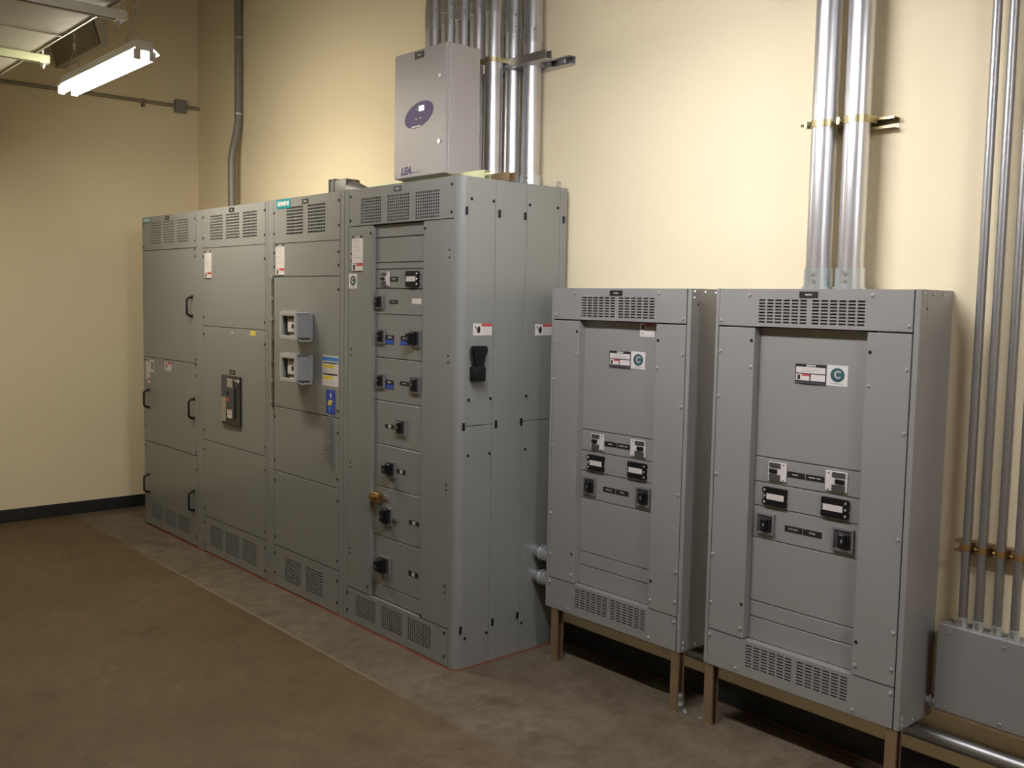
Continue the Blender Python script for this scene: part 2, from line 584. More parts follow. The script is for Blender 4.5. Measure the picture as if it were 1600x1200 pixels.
def blank_filler(parent, fr, u0, u1, v0, v1, lobes_left=True):
    """black filler with three lobed straps and a white label across the middle"""
    o = thing_part('filler_plate', parent, fr.p((u0 + u1) / 2, (v0 + v1) / 2, 0))
    W, H = u1 - u0, v1 - v0
    for k, (c, d) in enumerate(((0.0, 0.34), (0.36, 0.64), (0.66, 1.0))):
        a, b = (0.0, 1.0) if k != 1 else (0.02, 0.98)
        pts = []
        ra = (d - c) * H * 0.42
        r2_ = ra * 0.45
        um, vm = u0 + W * a, v0 + H * c
        ux, vx = u0 + W * b, v0 + H * d
        rl, rr = (ra, r2_) if lobes_left else (r2_, ra)
        for (cx, cy, rr_, s) in ((ux - rr, vx - rr, rr, 0), (um + rl, vx - rl, rl, 90), (um + rl, vm + rl, rl, 180), (ux - rr, vm + rr, rr, 270)):
            for q in range(4):
                t = math.radians(s + q * 30)
                pts.append((cx + rr_ * math.cos(t), cy + rr_ * math.sin(t)))
        MB().prism(pts, fr.p, 0, 0.012).build('strap', 'black_plastic', o)
    lu = [(u0 + W * 0.10 if lobes_left else u1 - W * 0.10, v0 + H * t) for t in (0.17, 0.5, 0.83)]
    dots('screw', o, Front(fr.y - 0.012), lu, 'screw_zinc', 0.0055, 0.003)
    a, b = (0.2, 0.92) if lobes_left else (0.08, 0.80)
    sticker('label', o, Front(fr.y - 0.012), u0 + W * a, u0 + W * b, v0 + H * 0.34, v0 + H * 0.66, 'white_label', [(0.1, 0.3, 0.9, 0.36, 'pale_text'), (0.1, 0.6, 0.8, 0.66, 'pale_text')], 'white label')
    return o


def channel(mb, axis, a, b, cu, cv, w=0.041, h=0.041, open_dir=(0, 1), lip=0.009, t=0.003, m=0):
    """strut channel along AXIS ('x', 'y', 'z'), C section with inward lips; (cu, cv) centre in the other two axes; open towards open_dir"""
    hw, hh = w / 2, h / 2
    # outline in local (p, q), open towards +q
    P = [(-hw, -hh), (hw, -hh), (hw, hh), (hw - lip, hh), (hw - lip, hh - t), (hw - t, hh - t), (hw - t, -hh + t), (-hw + t, -hh + t), (-hw + t, hh - t), (-hw + lip, hh - t), (-hw + lip, hh), (-hw, hh)]
    ox, oy = open_dir
    poly = [(cu + p * oy + q * ox, cv - p * ox + q * oy) for p, q in P]
    fn = {'x': lambda u, v, t_: (t_, u, v), 'y': lambda u, v, t_: (u, t_, v), 'z': lambda u, v, t_: (u, v, t_)}[axis]
    return mb.prism(poly, fn, a, b, m)


# ------------------------------------------------------------------ the room
XL, YW, ZC = -4.400, 0.698, 4.8
XR, YF = 6.2, -6.0
struct(bx('floor', None, 'concrete', XL - 0.1, XR + 0.1, YF - 0.1, YW + 0.1, -0.12, 0.0))
fl = bpy.data.objects['floor']
# keep the floor's object coordinates equal to the room's
off = fl.location.copy()
fl.data.transform(Matrix.Translation(off))
fl.location = (0, 0, 0)
struct(bx('wall_back', None, 'wall_paint', XL - 0.1, XR + 0.1, YW, YW + 0.1, 0, ZC))
struct(bx('wall_left', None, 'wall_paint', XL - 0.1, XL, YF - 0.1, YW, 0, ZC))
struct(bx('wall_right', None, 'wall_paint', XR, XR + 0.1, YF - 0.1, YW, 0, ZC))
struct(bx('wall_front', None, 'wall_paint', XL, XR, YF - 0.1, YF, 0, ZC))
struct(bx('ceiling', None, 'ceiling_deck', XL - 0.1, XR + 0.1, YF - 0.1, YW + 0.1, ZC, ZC + 0.1))
struct(bx('baseboard_back', None, 'black_rubber', 0.02, XR, YW - 0.007, YW, 0, 0.10, 0.002))
struct(bx('baseboard_left', None, 'black_rubber', XL, XL + 0.007, YF, YW, 0, 0.098, 0.002))
# red sealant lines on the floor
tag(bx('sealant_bead', None, 'red_seal', -3.80, -0.03, -0.010, -0.0005, 0, 0.003), 'thin red sealant line on the floor along the switchboard fronts', 'sealant')
RS = MB()
RS.prism([(-0.04 + 0.051 * math.sin(a), 0.042 - 0.051 * math.cos(a)) for a in [math.pi / 2 * k / 6 for k in range(7)]] + [(0.011, 0.668), (0.001, 0.668)] +
         [(-0.04 + 0.041 * math.sin(a), 0.042 - 0.041 * math.cos(a)) for a in [math.pi / 2 * (6 - k) / 6 for k in range(7)]], lambda u, v, t: (u, v, t), 0, 0.003)
tag(RS.build('sealant_bead', 'red_seal'), 'thin red sealant line on the floor along the side of the large cabinet', 'sealant')
tag(bx('sealant_bead', None, 'red_seal', 0.04, 3.4, YW - 0.011, YW - 0.0075, 0, 0.003), 'thin red sealant line under the black baseboard behind the panelboards', 'sealant')

# ------------------------------------------------------------------ tall switchboards
H = 2.286
D = 0.668
SX = (-3.802, -2.822, -1.829, -0.981, 0.0)
F0 = Front(0.0)


def section(i, label, left, right):
    x0, x1 = SX[i] + 0.0015, SX[i + 1] - 0.0015
    t = thing('switchboard_cabinet', ((x0 + x1) / 2, D / 2, 0), label, 'switchboard', 'tall switchboard line-up')
    bx('body', t, 'grey_paint', x0, x1 if i < 3 else -0.012, 0.036 if i < 3 else 0.048, D, 0, H if i < 3 else H - 0.002, 0.002)
    bx('front_post', t, 'grey_paint', x0, left - 0.0015, 0.0, 0.036, 0, H, 0.002)
    if i < 3:
        bx('front_post', t, 'grey_paint', right + 0.0015, x1, 0.0, 0.036, 0, H, 0.002)
    return t


def panel(t, name, u0, u1, v0, v1, y=0.0, depth=0.034, m='grey_paint', gap=0.0018):
    return MB().fbox(Front(y), u0 + gap, u1 - gap, v0 + gap, v1 - gap, -depth, 0, 0, 0.0022).build(name, m, t)


def pull(t, u, v0, v1):
    """black bow handle"""
    mb = MB()
    pts = [(u, 0.0, v1), (u, -0.022, v1 - 0.004), (u, -0.038, v1 - 0.018), (u, -0.038, v0 + 0.018), (u, -0.022, v0 + 0.004), (u, 0.0, v0)]
    mb.tube(pts, 0.0085, 8)
    mb.box(u - 0.012, u + 0.012, -0.004, 0.0, v1 - 0.012, v1 + 0.012)
    mb.box(u - 0.012, u + 0.012, -0.004, 0.0, v0 - 0.012, v0 + 0.012)
    return mb.build('handle', 'black_plastic', t, smooth=True)


# --- first section: three doors with pull handles
L, R = SX[0] + 0.016, -2.845
s1 = section(0, 'grey switchboard cabinet with black pull handles, nearest the bare wall corner', L, R)
vent_plate('vent_panel', s1, 'grey_paint', F0, L + 0.002, R - 0.002, 2.046, H, [(-3.637, -3.443, 2.084, 2.244, 11, 9, 0.84, 0.58), (-3.400, -3.211, 2.084, 2.244, 11, 9, 0.84, 0.58), (-3.160, -2.973, 2.084, 2.244, 11, 9, 0.84, 0.58)])
d1 = panel(s1, 'door', L, R, 1.264, 2.043)
d2 = panel(s1, 'door', L, R, 0.634, 1.264)
d3 = thing_part('door', s1, ((L + R) / 2, 0, 0.318))
vent_plate('vent_panel', d3, 'grey_paint', F0, L + 0.002, R - 0.002, 0.010, 0.632, [(-3.663, -3.465, 0.068, 0.181, 11, 9, 0.84, 0.58), (-3.414, -3.226, 0.068, 0.181, 11, 9, 0.84, 0.58), (-3.184, -2.988, 0.068, 0.181, 11, 9, 0.84, 0.58)])
pull(d1, -2.915, 1.583, 1.713)
pull(d2, -3.700, 0.889, 1.019)
pull(d2, -2.895, 0.889, 1.021)
pull(d3, -3.715, 0.250, 0.382)
pull(d3, -2.905, 0.250, 0.384)
dots('screw', s1, F0, [(R - 0.018, z) for z in (2.235, 2.09, 2.03, 1.985, 1.29, 1.255, 1.18, 0.66, 0.64, 0.54, 0.08)] + [(L + 0.014, z) for z in (2.23, 2.07, 1.24, 0.75, 0.60, 0.10)], r=0.008)
bp = sticker('brand_plate', s1, F0, -3.790 + 0.012, -3.628, 2.243, 2.283, 'teal', (), 'teal plate with white lettering', 0.002)
text('lettering', bp, F0, -3.703, 2.263, 0.0023, 'SIEMENS', 0.030, 'white_label', width=0.125, bold=0.0008)
nameplate(s1, F0, -3.365, -3.292, 2.250, 2.277, bars=((0.25, 0.75),))
tall_label(s1, F0, -3.755, -3.675, 1.062, 1.242)
round_sticker(s1, F0, -3.672, -3.602, 1.155, 1.245)
danger_sticker(s1, F0, -3.395, -3.280, 1.185, 1.245)

# --- second section: main breaker
L, R = -2.752, -1.860
s2 = section(1, 'grey switchboard cabinet with a black main breaker set in its middle panel', L, R)
vent_plate('vent_panel', s2, 'grey_paint', F0, L + 0.002, R - 0.002, 2.037, H, [(-2.627, -2.440, 2.081, 2.243, 11, 9, 0.84, 0.58), (-2.395, -2.206, 2.081, 2.243, 11, 9, 0.84, 0.58), (-2.159, -1.972, 2.081, 2.243, 11, 9, 0.84, 0.58)])
panel(s2, 'cover_panel', L, R, 1.5235, 2.035)
panel(s2, 'cover_panel', L, R, 0.762, 1.5235)
panel(s2, 'cover_panel', L, R, 0.248, 0.762)
vent_plate('vent_panel', s2, 'grey_paint', F0, L + 0.002, R - 0.002, 0.008, 0.246, [(-2.654, -2.465, 0.057, 0.201, 11, 9, 0.84, 0.58), (-2.416, -2.223, 0.057, 0.201, 11, 9, 0.84, 0.58), (-2.177, -1.985, 0.057, 0.201, 11, 9, 0.84, 0.58)])
br = thing_part('main_breaker', s2, (-2.308, 0, 1.06))
MB().box(-2.438, -2.178, -0.014, -0.0005, 0.901, 1.221, 0, 0.004).build('case', 'breaker_black', br)
mb = MB()
mb.box(-2.432, -2.330, -0.017, -0.014, 0.985, 1.215)
mb.box(-2.330, -2.245, -0.026, -0.014, 0.950, 1.150, 0, 0.003)
mb.build('faceplate', 'dark_grey', br)
mb = MB()
mb.box(-2.345, -2.268, -0.0195, -0.017, 1.150, 1.205)
mb.box(-2.432, -2.365, -0.0185, -0.017, 0.925, 1.080)
mb.build('rating_plate', 'breaker_tan', br)
MB().box(-2.335, -2.305, -0.030, -0.026, 1.060, 1.080).build('button', 'red_print', br)
MB().box(-2.335, -2.305, -0.030, -0.026, 1.100, 1.120).build('button', 'black_plastic', br)
sticker('warning_label', br, Front(-0.026), -2.328, -2.262, 0.955, 1.008, 'white_label', [(0.1, 0.45, 0.9, 0.55, 'red_print'), (0.1, 0.8, 0.9, 0.9, 'red_print')])
MB().box(-2.205, -2.185, -0.018, -0.014, 1.185, 1.205).build('indicator', 'white_label', br)
MB().box(-2.255, -2.222, -0.016, -0.014, 1.192, 1.200).build('print', 'pale_text', br)
nameplate(s2, F0, -2.345, -2.268, 1.230, 1.257, bars=((0.25, 0.75),))
nameplate(s2, F0, -2.345, -2.273, 2.247, 2.275, bars=((0.35, 0.65),))
sticker('logo_plate', s2, F0, -2.330, -2.275, 1.484, 1.502, 'bezel_grey', [(0.2, 0.3, 0.8, 0.7, 'pale_text')])
sticker('caution_label', s2, F0, -2.060, -1.990, 1.486, 1.514, 'yellow_print', [(0.1, 0.2, 0.5, 0.6, 'cream_print')], 'small yellow caution label')
tall_label(s2, F0, -2.713, -2.608, 1.832, 2.016)
dots('screw', s2, F0, [(L + 0.020, z) for z in (2.235, 2.10, 1.98, 1.58, 1.47, 0.83, 0.70, 0.30, 0.20, 0.05)] + [(R - 0.012, z) for z in (2.235, 2.09, 1.95, 1.57, 1.44, 0.82, 0.68, 0.30, 0.20, 0.06)], r=0.008)

# --- third section: metering door with two meter housings
L, R = -1.757, -1.022
s3 = section(2, 'grey switchboard cabinet with two meter housings on its hinged door', L, R)
vent_plate('vent_panel', s3, 'grey_paint', F0, L + 0.002, R - 0.002, 2.034, H, [(-1.607, -1.416, 2.077, 2.239, 11, 9, 0.84, 0.58), (-1.364, -1.176, 2.077, 2.239, 11, 9, 0.84, 0.58)])
panel(s3, 'cover_panel', L, R, 1.841, 2.032)
d = panel(s3, 'door', L, R, 1.081, 1.841)
panel(s3, 'cover_panel', L, R, 0.698, 1.081)
panel(s3, 'cover_panel', L, R, 0.247, 0.698)
vent_plate('vent_panel', s3, 'grey_paint', F0, L + 0.002, R - 0.002, 0.008, 0.245, [(-1.623, -1.434, 0.055, 0.199, 11, 9, 0.84, 0.58), (-1.379, -1.190, 0.055, 0.199, 11, 9, 0.84, 0.58)])
hinge = MB().box(L - 0.020, L - 0.004, -0.006, 0.0, 1.07, 1.845).build('hinge', 'hinge_brass', s3)
for k in range(7):
    MB().cyl((L - 0.012, -0.008, 1.10 + k * 0.1215), (L - 0.012, -0.008, 1.118 + k * 0.1215), 0.010, 10).build('hinge_knuckle', 'zinc', hinge)
for z0, z1 in ((1.490, 1.645), (1.254, 1.410)):
    a, b = -1.487, -1.300
    m_ = thing_part('meter_housing', s3, ((a + b) / 2, 0, (z0 + z1) / 2))
    mb = MB()
    mb.box(a, b, -0.030, 0.0, z0 + 0.006, z1 - 0.004, 0, 0.004)
    mb.box(b - 0.004, b, -0.095, -0.03, z0 + 0.008, z1 - 0.006)
    mb.box(a, a + 0.004, -0.095, -0.03, z0 + 0.008, z1 - 0.006)
    mb.box(a, b, -0.095, -0.03, z1 - 0.010, z1 - 0.006)
    mb.box(a, b, -0.095, -0.03, z0 + 0.008, z0 + 0.012)
    mb.build('housing', 'meter_shade_grey', m_)
    mb = MB()
    w_ = 0.024
    mb.box(a, b, -0.107, -0.095, z1 - 0.024, z1, 0, 0.002)
    mb.box(a, b, -0.107, -0.095, z0, z0 + 0.022, 0, 0.002)
    mb.box(a, a + w_, -0.107, -0.095, z0 + 0.022, z1 - 0.024)
    mb.box(b - w_, b, -0.107, -0.095, z0 + 0.022, z1 - 0.024)
    for k in range(4):
        mb.box(a + 0.02 + k * 0.045, a + 0.038 + k * 0.045, -0.106, -0.080, z1, z1 + 0.008, 0, 0.002)
    mb.build('frame', 'meter_frame', m_)
    # the meter behind the window opening
    mb = MB()
    mb.box(a + 0.006, b - 0.006, -0.040, -0.031, z0 + 0.014, z1 - 0.012, 0)
    mb.build('backplate', 'bezel_grey', m_)
    sticker('meter_face', m_, Front(-0.078), a + 0.060, b - 0.006, z0 + 0.012, z1 - 0.022, 'white_label',
            [(0.0, 0.0, 1.0, 0.26, 'black_print'), (0.25, 0.06, 0.55, 0.14, 'pale_text'), (0.35, 0.42, 0.55, 0.62, 'black_print'), (0.68, 0.40, 0.82, 0.64, 'blue_print'), (0.1, 0.84, 0.6, 1.0, 'dark_grey')], 'white meter face with dark display', t=0.01)
    # moulded lip below the side of the housing
    mb = MB()
    mb.tube([(b - 0.008, -0.088, z0 + 0.004), (b - 0.004, -0.070, z0 - 0.008), (b - 0.002, -0.045, z0 - 0.004), (b - 0.004, -0.018, z0 - 0.008), (b - 0.008, -0.006, z0 + 0.004)], 0.006, 8)
    mb.build('cable_clip', 'meter_frame', m_, smooth=True)
tall_label(s3, F0, -1.733, -1.628, 1.846, 2.028)
bp = sticker('brand_plate', s3, F0, -1.721, -1.558, 2.231, 2.284, 'teal', (), 'teal plate with white lettering', 0.002)
text('lettering', bp, F0, -1.640, 2.257, 0.0023, 'SIEMENS', 0.034, 'white_label', width=0.135, bold=0.0012)
nameplate(s3, F0, -1.427, -1.357, 2.243, 2.271, bars=((0.3, 0.7),))
sticker('instruction_label', s3, F0, -1.200, -1.034, 1.248, 1.414, 'white_label',
        [(0.0, 0.82, 1.0, 0.95, 'sky_print'), (0.05, 0.74, 0.95, 0.78, 'black_print'), (0.05, 0.60, 0.75, 0.70, 'yellow_print'), (0.05, 0.36, 0.95, 0.41, 'black_print'), (0.05, 0.22, 0.65, 0.33, 'yellow_print'),
         (0.05, 0.53, 0.9, 0.55, 'pale_text'), (0.05, 0.47, 0.85, 0.49, 'pale_text'), (0.05, 0.14, 0.9, 0.16, 'pale_text'), (0.05, 0.08, 0.8, 0.10, 'pale_text')], 'white sheet with blue header and yellow lines')
dots('screw', s3, F0, [(L + 0.004, z) for z in (2.21, 2.09, 1.98, 1.90)] + [(L + 0.012, z) for z in (1.02, 0.76, 0.64, 0.30, 0.20, 0.08)] + [(R - 0.016, z) for z in (2.24, 2.11, 1.97, 1.90, 1.77, 1.12, 1.0, 0.75, 0.63, 0.30, 0.19, 0.07)], r=0.008)

# --- fourth section: distribution section with recessed breaker panels
L, R = -0.940, -0.049
s4 = section(3, 'large grey switchboard cabinet with rows of breakers and a panelled side', L, R)
# rounded front corner post
mb = MB()
rc = 0.040
poly = [(-0.0475, 0.0), (-rc, 0.0)] + [(-rc + rc * math.sin(a), rc - rc * math.cos(a)) for a in [math.pi / 2 * k / 8 for k in range(1, 9)]] + [(0.0, 0.0465), (-0.0475, 0.0465)]
mb.prism(poly, lambda u, v, t: (u, v, t), 0, H)
mb.build('corner_post', 'grey_paint', s4, smooth=True)
vent_plate('vent_panel', s4, 'grey_paint', F0, L + 0.002, R - 0.002, 2.098, H, [(-0.827, -0.641, 2.105, 2.236, 11, 9, 0.74, 0.64), (-0.588, -0.400, 2.105, 2.236, 11, 9, 0.74, 0.64), (-0.350, -0.161, 2.105, 2.236, 11, 9, 0.74, 0.64)], depth=0.045)
vent_plate('vent_panel', s4, 'grey_paint', F0, L + 0.002, R - 0.002, 0.006, 0.184, [(-0.855, -0.663, 0.048, 0.164, 11, 9, 0.74, 0.64), (-0.612, -0.424, 0.048, 0.164, 11, 9, 0.74, 0.64), (-0.378, -0.185, 0.048, 0.164, 11, 9, 0.74, 0.64)], depth=0.045)
panel(s4, 'door', L, -0.714, 0.186, 2.096, depth=0.046)
panel(s4, 'door', -0.283, R, 0.186, 2.096, depth=0.046)
RY = 0.020
FR = Front(RY)
zs = [2.096, 2.031, 1.906, 1.873, 1.777, 1.648, 1.429, 1.211, 0.988, 0.771, 0.513, 0.259, 0.186]
for a, b in zip(zs[1:], zs[:-1]):
    MB().fbox(FR, -0.716, -0.281, a + 0.0018, b - 0.0018, -0.027, 0, 0, 0.002).build('breaker_panel', 'grey_paint', s4)
toggle_breaker(s4, FR, -0.660, -0.588, 1.789, 1.860, True)
nameplate(s4, FR, -0.583, -0.516, 1.812, 1.836)
blank_filler(s4, FR, -0.437, -0.333, 1.786, 1.862, False)
rotary(s4, FR, -0.672, 1.711, 0.070, shift=-0.06)
nameplate(s4, FR, -0.586, -0.516, 1.702, 1.722)
sticker('label', s4, FR, -0.395, -0.318, 1.704, 1.730, 'white_label')
for cz in (1.537, 1.312):
    rotary(s4, FR, -0.655, cz, 0.074, gw=0.42, shift=-0.06)
    nameplate(s4, FR, -0.618, -0.545, cz - 0.036, cz + 0.008, low='blue_print')
    rotary(s4, FR, -0.358, cz + 0.001, 0.082, gw=0.46 if cz < 1.4 else 0.62, shift=-0.12 if cz > 1.4 else -0.02, out=0.026 if cz < 1.4 else 0.052)
nameplate(s4, FR, -0.487, -0.412, 1.501, 1.545, low='blue_print')
nameplate(s4, FR, -0.490, -0.413, 1.302, 1.322)
rotary(s4, FR, -0.470, 1.093, 0.080, gw=0.45)
sticker('nameplate', s4, FR, -0.616, -0.536, 1.076, 1.097, 'black_print', [(0.35, 0.1, 0.65, 0.9, 'pale_text')])
rotary(s4, FR, -0.555, 0.872, 0.080, gw=0.62, shift=-0.14, out=0.048)
sticker('nameplate', s4, FR, -0.510, -0.434, 0.860, 0.882, 'black_print', [(0.35, 0.1, 0.65, 0.9, 'pale_text')])
rotary(s4, FR, -0.583, 0.628, 0.090, gw=0.5, gh=0.85, out=0.045)
sticker('nameplate', s4, FR, -0.401, -0.317, 0.622, 0.644, 'black_print', [(0.35, 0.1, 0.65, 0.9, 'pale_text')])
rotary(s4, FR, -0.605, 0.366, 0.098, gw=0.60, gh=0.75, shift=-0.18, out=0.052)
sticker('nameplate', s4, FR, -0.400, -0.320, 0.364, 0.389, 'black_print', [(0.35, 0.1, 0.65, 0.9, 'pale_text')])
# brass key interlock above the lower breaker
k_ = thing_part('key_interlock', s4, (-0.655, RY, 0.715))
mb = MB()
mb.box(-0.692, -0.630, RY - 0.030, RY, 0.688, 0.740, 0, 0.004)
mb.cyl((-0.668, RY - 0.030, 0.716), (-0.668, RY - 0.048, 0.716), 0.020, 14)
mb.cyl((-0.668, RY - 0.048, 0.716), (-0.668, RY - 0.056, 0.716), 0.012, 12)
mb.build('lock_body', 'brass', k_, smooth=True)
MB().box(-0.640, -0.632, RY - 0.045, RY - 0.040, 0.628, 0.692).build('key', 'brass', k_)
MB().box(-0.618, -0.585, RY - 0.008, RY, 0.712, 0.730).build('bracket', 'zinc', k_)
MB().box(-0.530, -0.500, RY - 0.012, RY, 0.618, 0.634).build('bracket', 'zinc', k_)
tall_label(s4, F0, -0.907, -0.802, 1.861, 2.047)
round_sticker(s4, F0, -0.940 + 0.004, -0.857, 1.776, 1.852)
nameplate(s4, F0, -0.532, -0.466, 2.247, 2.275, bars=((0.3, 0.7),))
dots('screw', s4, F0, [(-0.923, 2.25), (-0.923, 2.125), (-0.732, 2.055), (-0.068, 2.25), (-0.068, 2.125), (-0.930, 0.155), (-0.930, 0.06), (-0.735, 0.23), (-0.078, 0.165), (-0.078, 0.05), (-0.268, 2.06), (-0.268, 0.20)], r=0.008)
dots('screw', s4, F0, [(-0.91, z) for z in (1.955, 1.92, 1.46, 1.43, 0.86, 0.835, 0.40, 0.375)] + [(-0.078, z) for z in (1.955, 1.92, 1.47, 1.44, 0.87, 0.845, 0.39, 0.36)], r=0.005)
# side panels
SP = Side(0.0)


def side_panel(y0, y1, z0, z1):
    return MB().fbox(SP, y0 + 0.0012, y1 - 0.0012, z0 + 0.0015, z1 - 0.0015, -0.0115, 0, 0, 0.0015).build('side_panel', 'grey_paint', s4)


side_panel(0.0465, 0.207, 1.147, H)
side_panel(0.0465, 0.207, 0, 1.147)
side_panel(0.207, 0.402, 0, H)
side_panel(0.402, 0.620, 1.148, H)
side_panel(0.402, 0.620, 0, 1.148)
side_panel(0.620, 0.668, 0, H)
for y in (0.033, 0.228, 0.388, 0.643):
    for z in (2.130, 1.147, 0.190):
        if y == 0.643 and z < 2: continue
        MB().fbox(SP, y - 0.0075, y + 0.0075, z - 0.018, z + 0.018, 0, 0.004, 0, 0.0015).build('latch', 'black_plastic', s4)
dots('screw', s4, SP, [(y, z) for y in (0.062, 0.193) for z in (2.185, 1.27, 1.01, 0.145)] + [(0.418, z) for z in (2.185, 1.27, 1.01, 0.145)] + [(0.603, 2.185)], r=0.008)
danger_sticker(s4, SP, 0.081, 0.193, 1.566, 1.621)
danger_sticker(s4, SP, 0.468, 0.581, 1.563, 1.618)

# blue hazard card and its coil on the third section; both hang on the cabinet
card = sticker('hazard_card', None, F0, -1.158, -1.066, 1.097, 1.228, 'blue_print', [(0.45, 0.68, 0.6, 0.86, 'white_label'), (0.2, 0.36, 0.62, 0.52, 'yellow_print'), (0.3, 0.50, 0.75, 0.58, 'cream_print'), (0.3, 0.1, 0.5, 0.28, 'sky_print')], t=0.002)
tag(card, 'small blue card with a yellow hand symbol on the metering cabinet', 'card')
mb = MB()
hp = []
for k in range(0, 14 * 10 + 1):
    t = k / 10
    a = 2 * math.pi * t
    hp.append((-1.118 + 0.012 * math.cos(a), -0.016 - 0.011 * math.sin(a), 1.10 - 0.265 * t / 14))
mb.tube(hp, 0.0028, 5)
tag(mb.build('coiled_lanyard', 'bezel_grey', None, smooth=True), 'grey coiled lanyard dangling under the blue hazard card', 'lanyard')

# black lockout hasp on the side of the large cabinet
lk = thing('lockout_hasp', (0.016, 0.10, 1.36), 'black lockout hasp hanging on the side of the large cabinet', 'hasp')
MB().box(0.001, 0.034, 0.062, 0.137, 1.356, 1.424, 0, 0.006, 2).build('block', 'black_plastic', lk, smooth=True)
mb = MB()
mb.prism([(0.080, 1.420), (0.128, 1.420), (0.138, 1.470), (0.150, 1.488), (0.152, 1.508), (0.142, 1.518), (0.075, 1.518), (0.068, 1.500), (0.076, 1.470)], lambda u, v, t: (t, u, v), 0.004, 0.026)
mb.build('grip', 'black_plastic', lk)
mb = MB()
mb.tube([(0.015, 0.078, 1.515), (0.015, 0.064, 1.514), (0.015, 0.058, 1.498), (0.015, 0.062, 1.470), (0.015, 0.070, 1.445), (0.015, 0.076, 1.422)], 0.005, 8)
mb.build('loop', 'black_rubber', lk, smooth=True)
for y in (0.065, 0.112):
    MB().box(0.0, 0.003, y, y + 0.013, 1.505, 1.550).build('bracket', 'grey_paint', lk)

# small tab on the roof of the large cabinet
tag(MB().box(-0.03, 0.0, 0.598, 0.622, H, H + 0.004).box(-0.006, -0.002, 0.598, 0.622, H, H + 0.028).build('angle_tab', 'zinc'), 'small zinc angle tab on the back corner of the large cabinet roof', 'bracket')

# ------------------------------------------------------------------ on top: support struts, surge cabinet, conduit fitting
mb = MB()
channel(mb, 'x', -1.0, -0.030, 0.178, H + 0.0205, open_dir=(0, 1))
tag(mb.build('strut_rail', 'green_zinc'), 'pale greenish strut rail under the front of the surge cabinet', 'strut', 'strut rails on the cabinet roof')
mb = MB()
channel(mb, 'x', -0.78, 0.006, 0.298, H + 0.0205, open_dir=(0, 1))
tag(mb.build('strut_rail', 'bronze_zinc'), 'reddish brown strut rail under the back of the surge cabinet', 'strut', 'strut rails on the cabinet roof')

lx0, lx1, ly0, ly1, lz0, lz1 = -0.697, -0.273, 0.114, 0.322, H + 0.0412, 2.943
lea = thing('surge_cabinet', ((lx0 + lx1) / 2, (ly0 + ly1) / 2, lz0), 'light grey surge protection cabinet standing on the roof of the switchboards', 'cabinet')
bx('body', lea, 'cabinet_beige', lx0, lx1, ly0 + 0.020, ly1, lz0, lz1, 0.003)
FL = Front(ly0)
door = MB().fbox(FL, lx0, lx1, lz0 + 0.002, lz1 - 0.002, -0.018, 0, 0, 0.004, 2).build('door', 'cabinet_beige', lea)
cu, cv = -0.487, 2.628
mb = MB()
ov = []
for k in range(40):
    a = 2 * math.pi * k / 40
    p, q = 0.118 * math.cos(a), 0.058 * math.sin(a)
    ov.append((cu + p * math.cos(0.22) - q * math.sin(0.22), cv + p * math.sin(0.22) + q * math.cos(0.22)))
mb.prism(ov, FL.p, 0, 0.003)
oval = mb.build('control_panel', 'purple_panel', door)
oval['label'] = 'purple oval control panel'
FO = Front(ly0 - 0.003)
MB().fbox(FO, -0.484, -0.441, 2.643, 2.668, 0, 0.001).build('display', 'screen_lit', door)
for u, v in ((-0.502, 2.655), (-0.503, 2.607), (-0.468, 2.609)):
    MB().fbox(FO, u - 0.005, u + 0.005, v - 0.004, v + 0.004, 0, 0.002).build('button', 'pale_text', door)
MB().fbox(FO, -0.545, -0.465, 2.568, 2.576, 0, 0.0006).build('print', 'pale_text', door)
for z in (2.790, 2.482):
    MB().cyl(FL.p(-0.316, z, 0), FL.p(-0.316, z, 0.006), 0.010, 14).cyl(FL.p(-0.316, z, 0.006), FL.p(-0.316, z, 0.0065), 0.006, 8).build('lock', 'zinc', door, smooth=True)
nameplate(door, FL, -0.526, -0.449, 2.897, 2.930, bars=((0.3, 0.7),))
text('lettering', door, FL, -0.592, 2.362, 0.0004, 'LEA', 0.050, 'purple_panel', shear=0.25, width=0.090, bold=0.0028)
MB().fbox(FL, -0.545, -0.470, 2.350, 2.3535, 0, 0.0004).build('print', 'purple_panel', door)

FX = -1.51
fit = thing('conduit_fitting', (FX, 0.32, H), 'dark grey cast conduit fitting lying on the roof of the metering cabinet', 'fitting')
MB().box(FX - 0.09, FX + 0.10, 0.27, 0.37, H + 0.002, H + 0.125, 0, 0.012, 2).build('body', 'cast_grey', fit, smooth=True)
MB().cyl((FX + 0.10, 0.32, H + 0.060), (FX + 0.25, 0.32, H + 0.036), 0.055, 14, 0, 0.030).build('hub', 'cast_grey', fit, smooth=True)
for x in (FX - 0.085, FX - 0.035):
    MB().box(x, x + 0.016, 0.264, 0.376, H, H + 0.131, 0, 0.004).build('collar', 'cast_grey', fit)

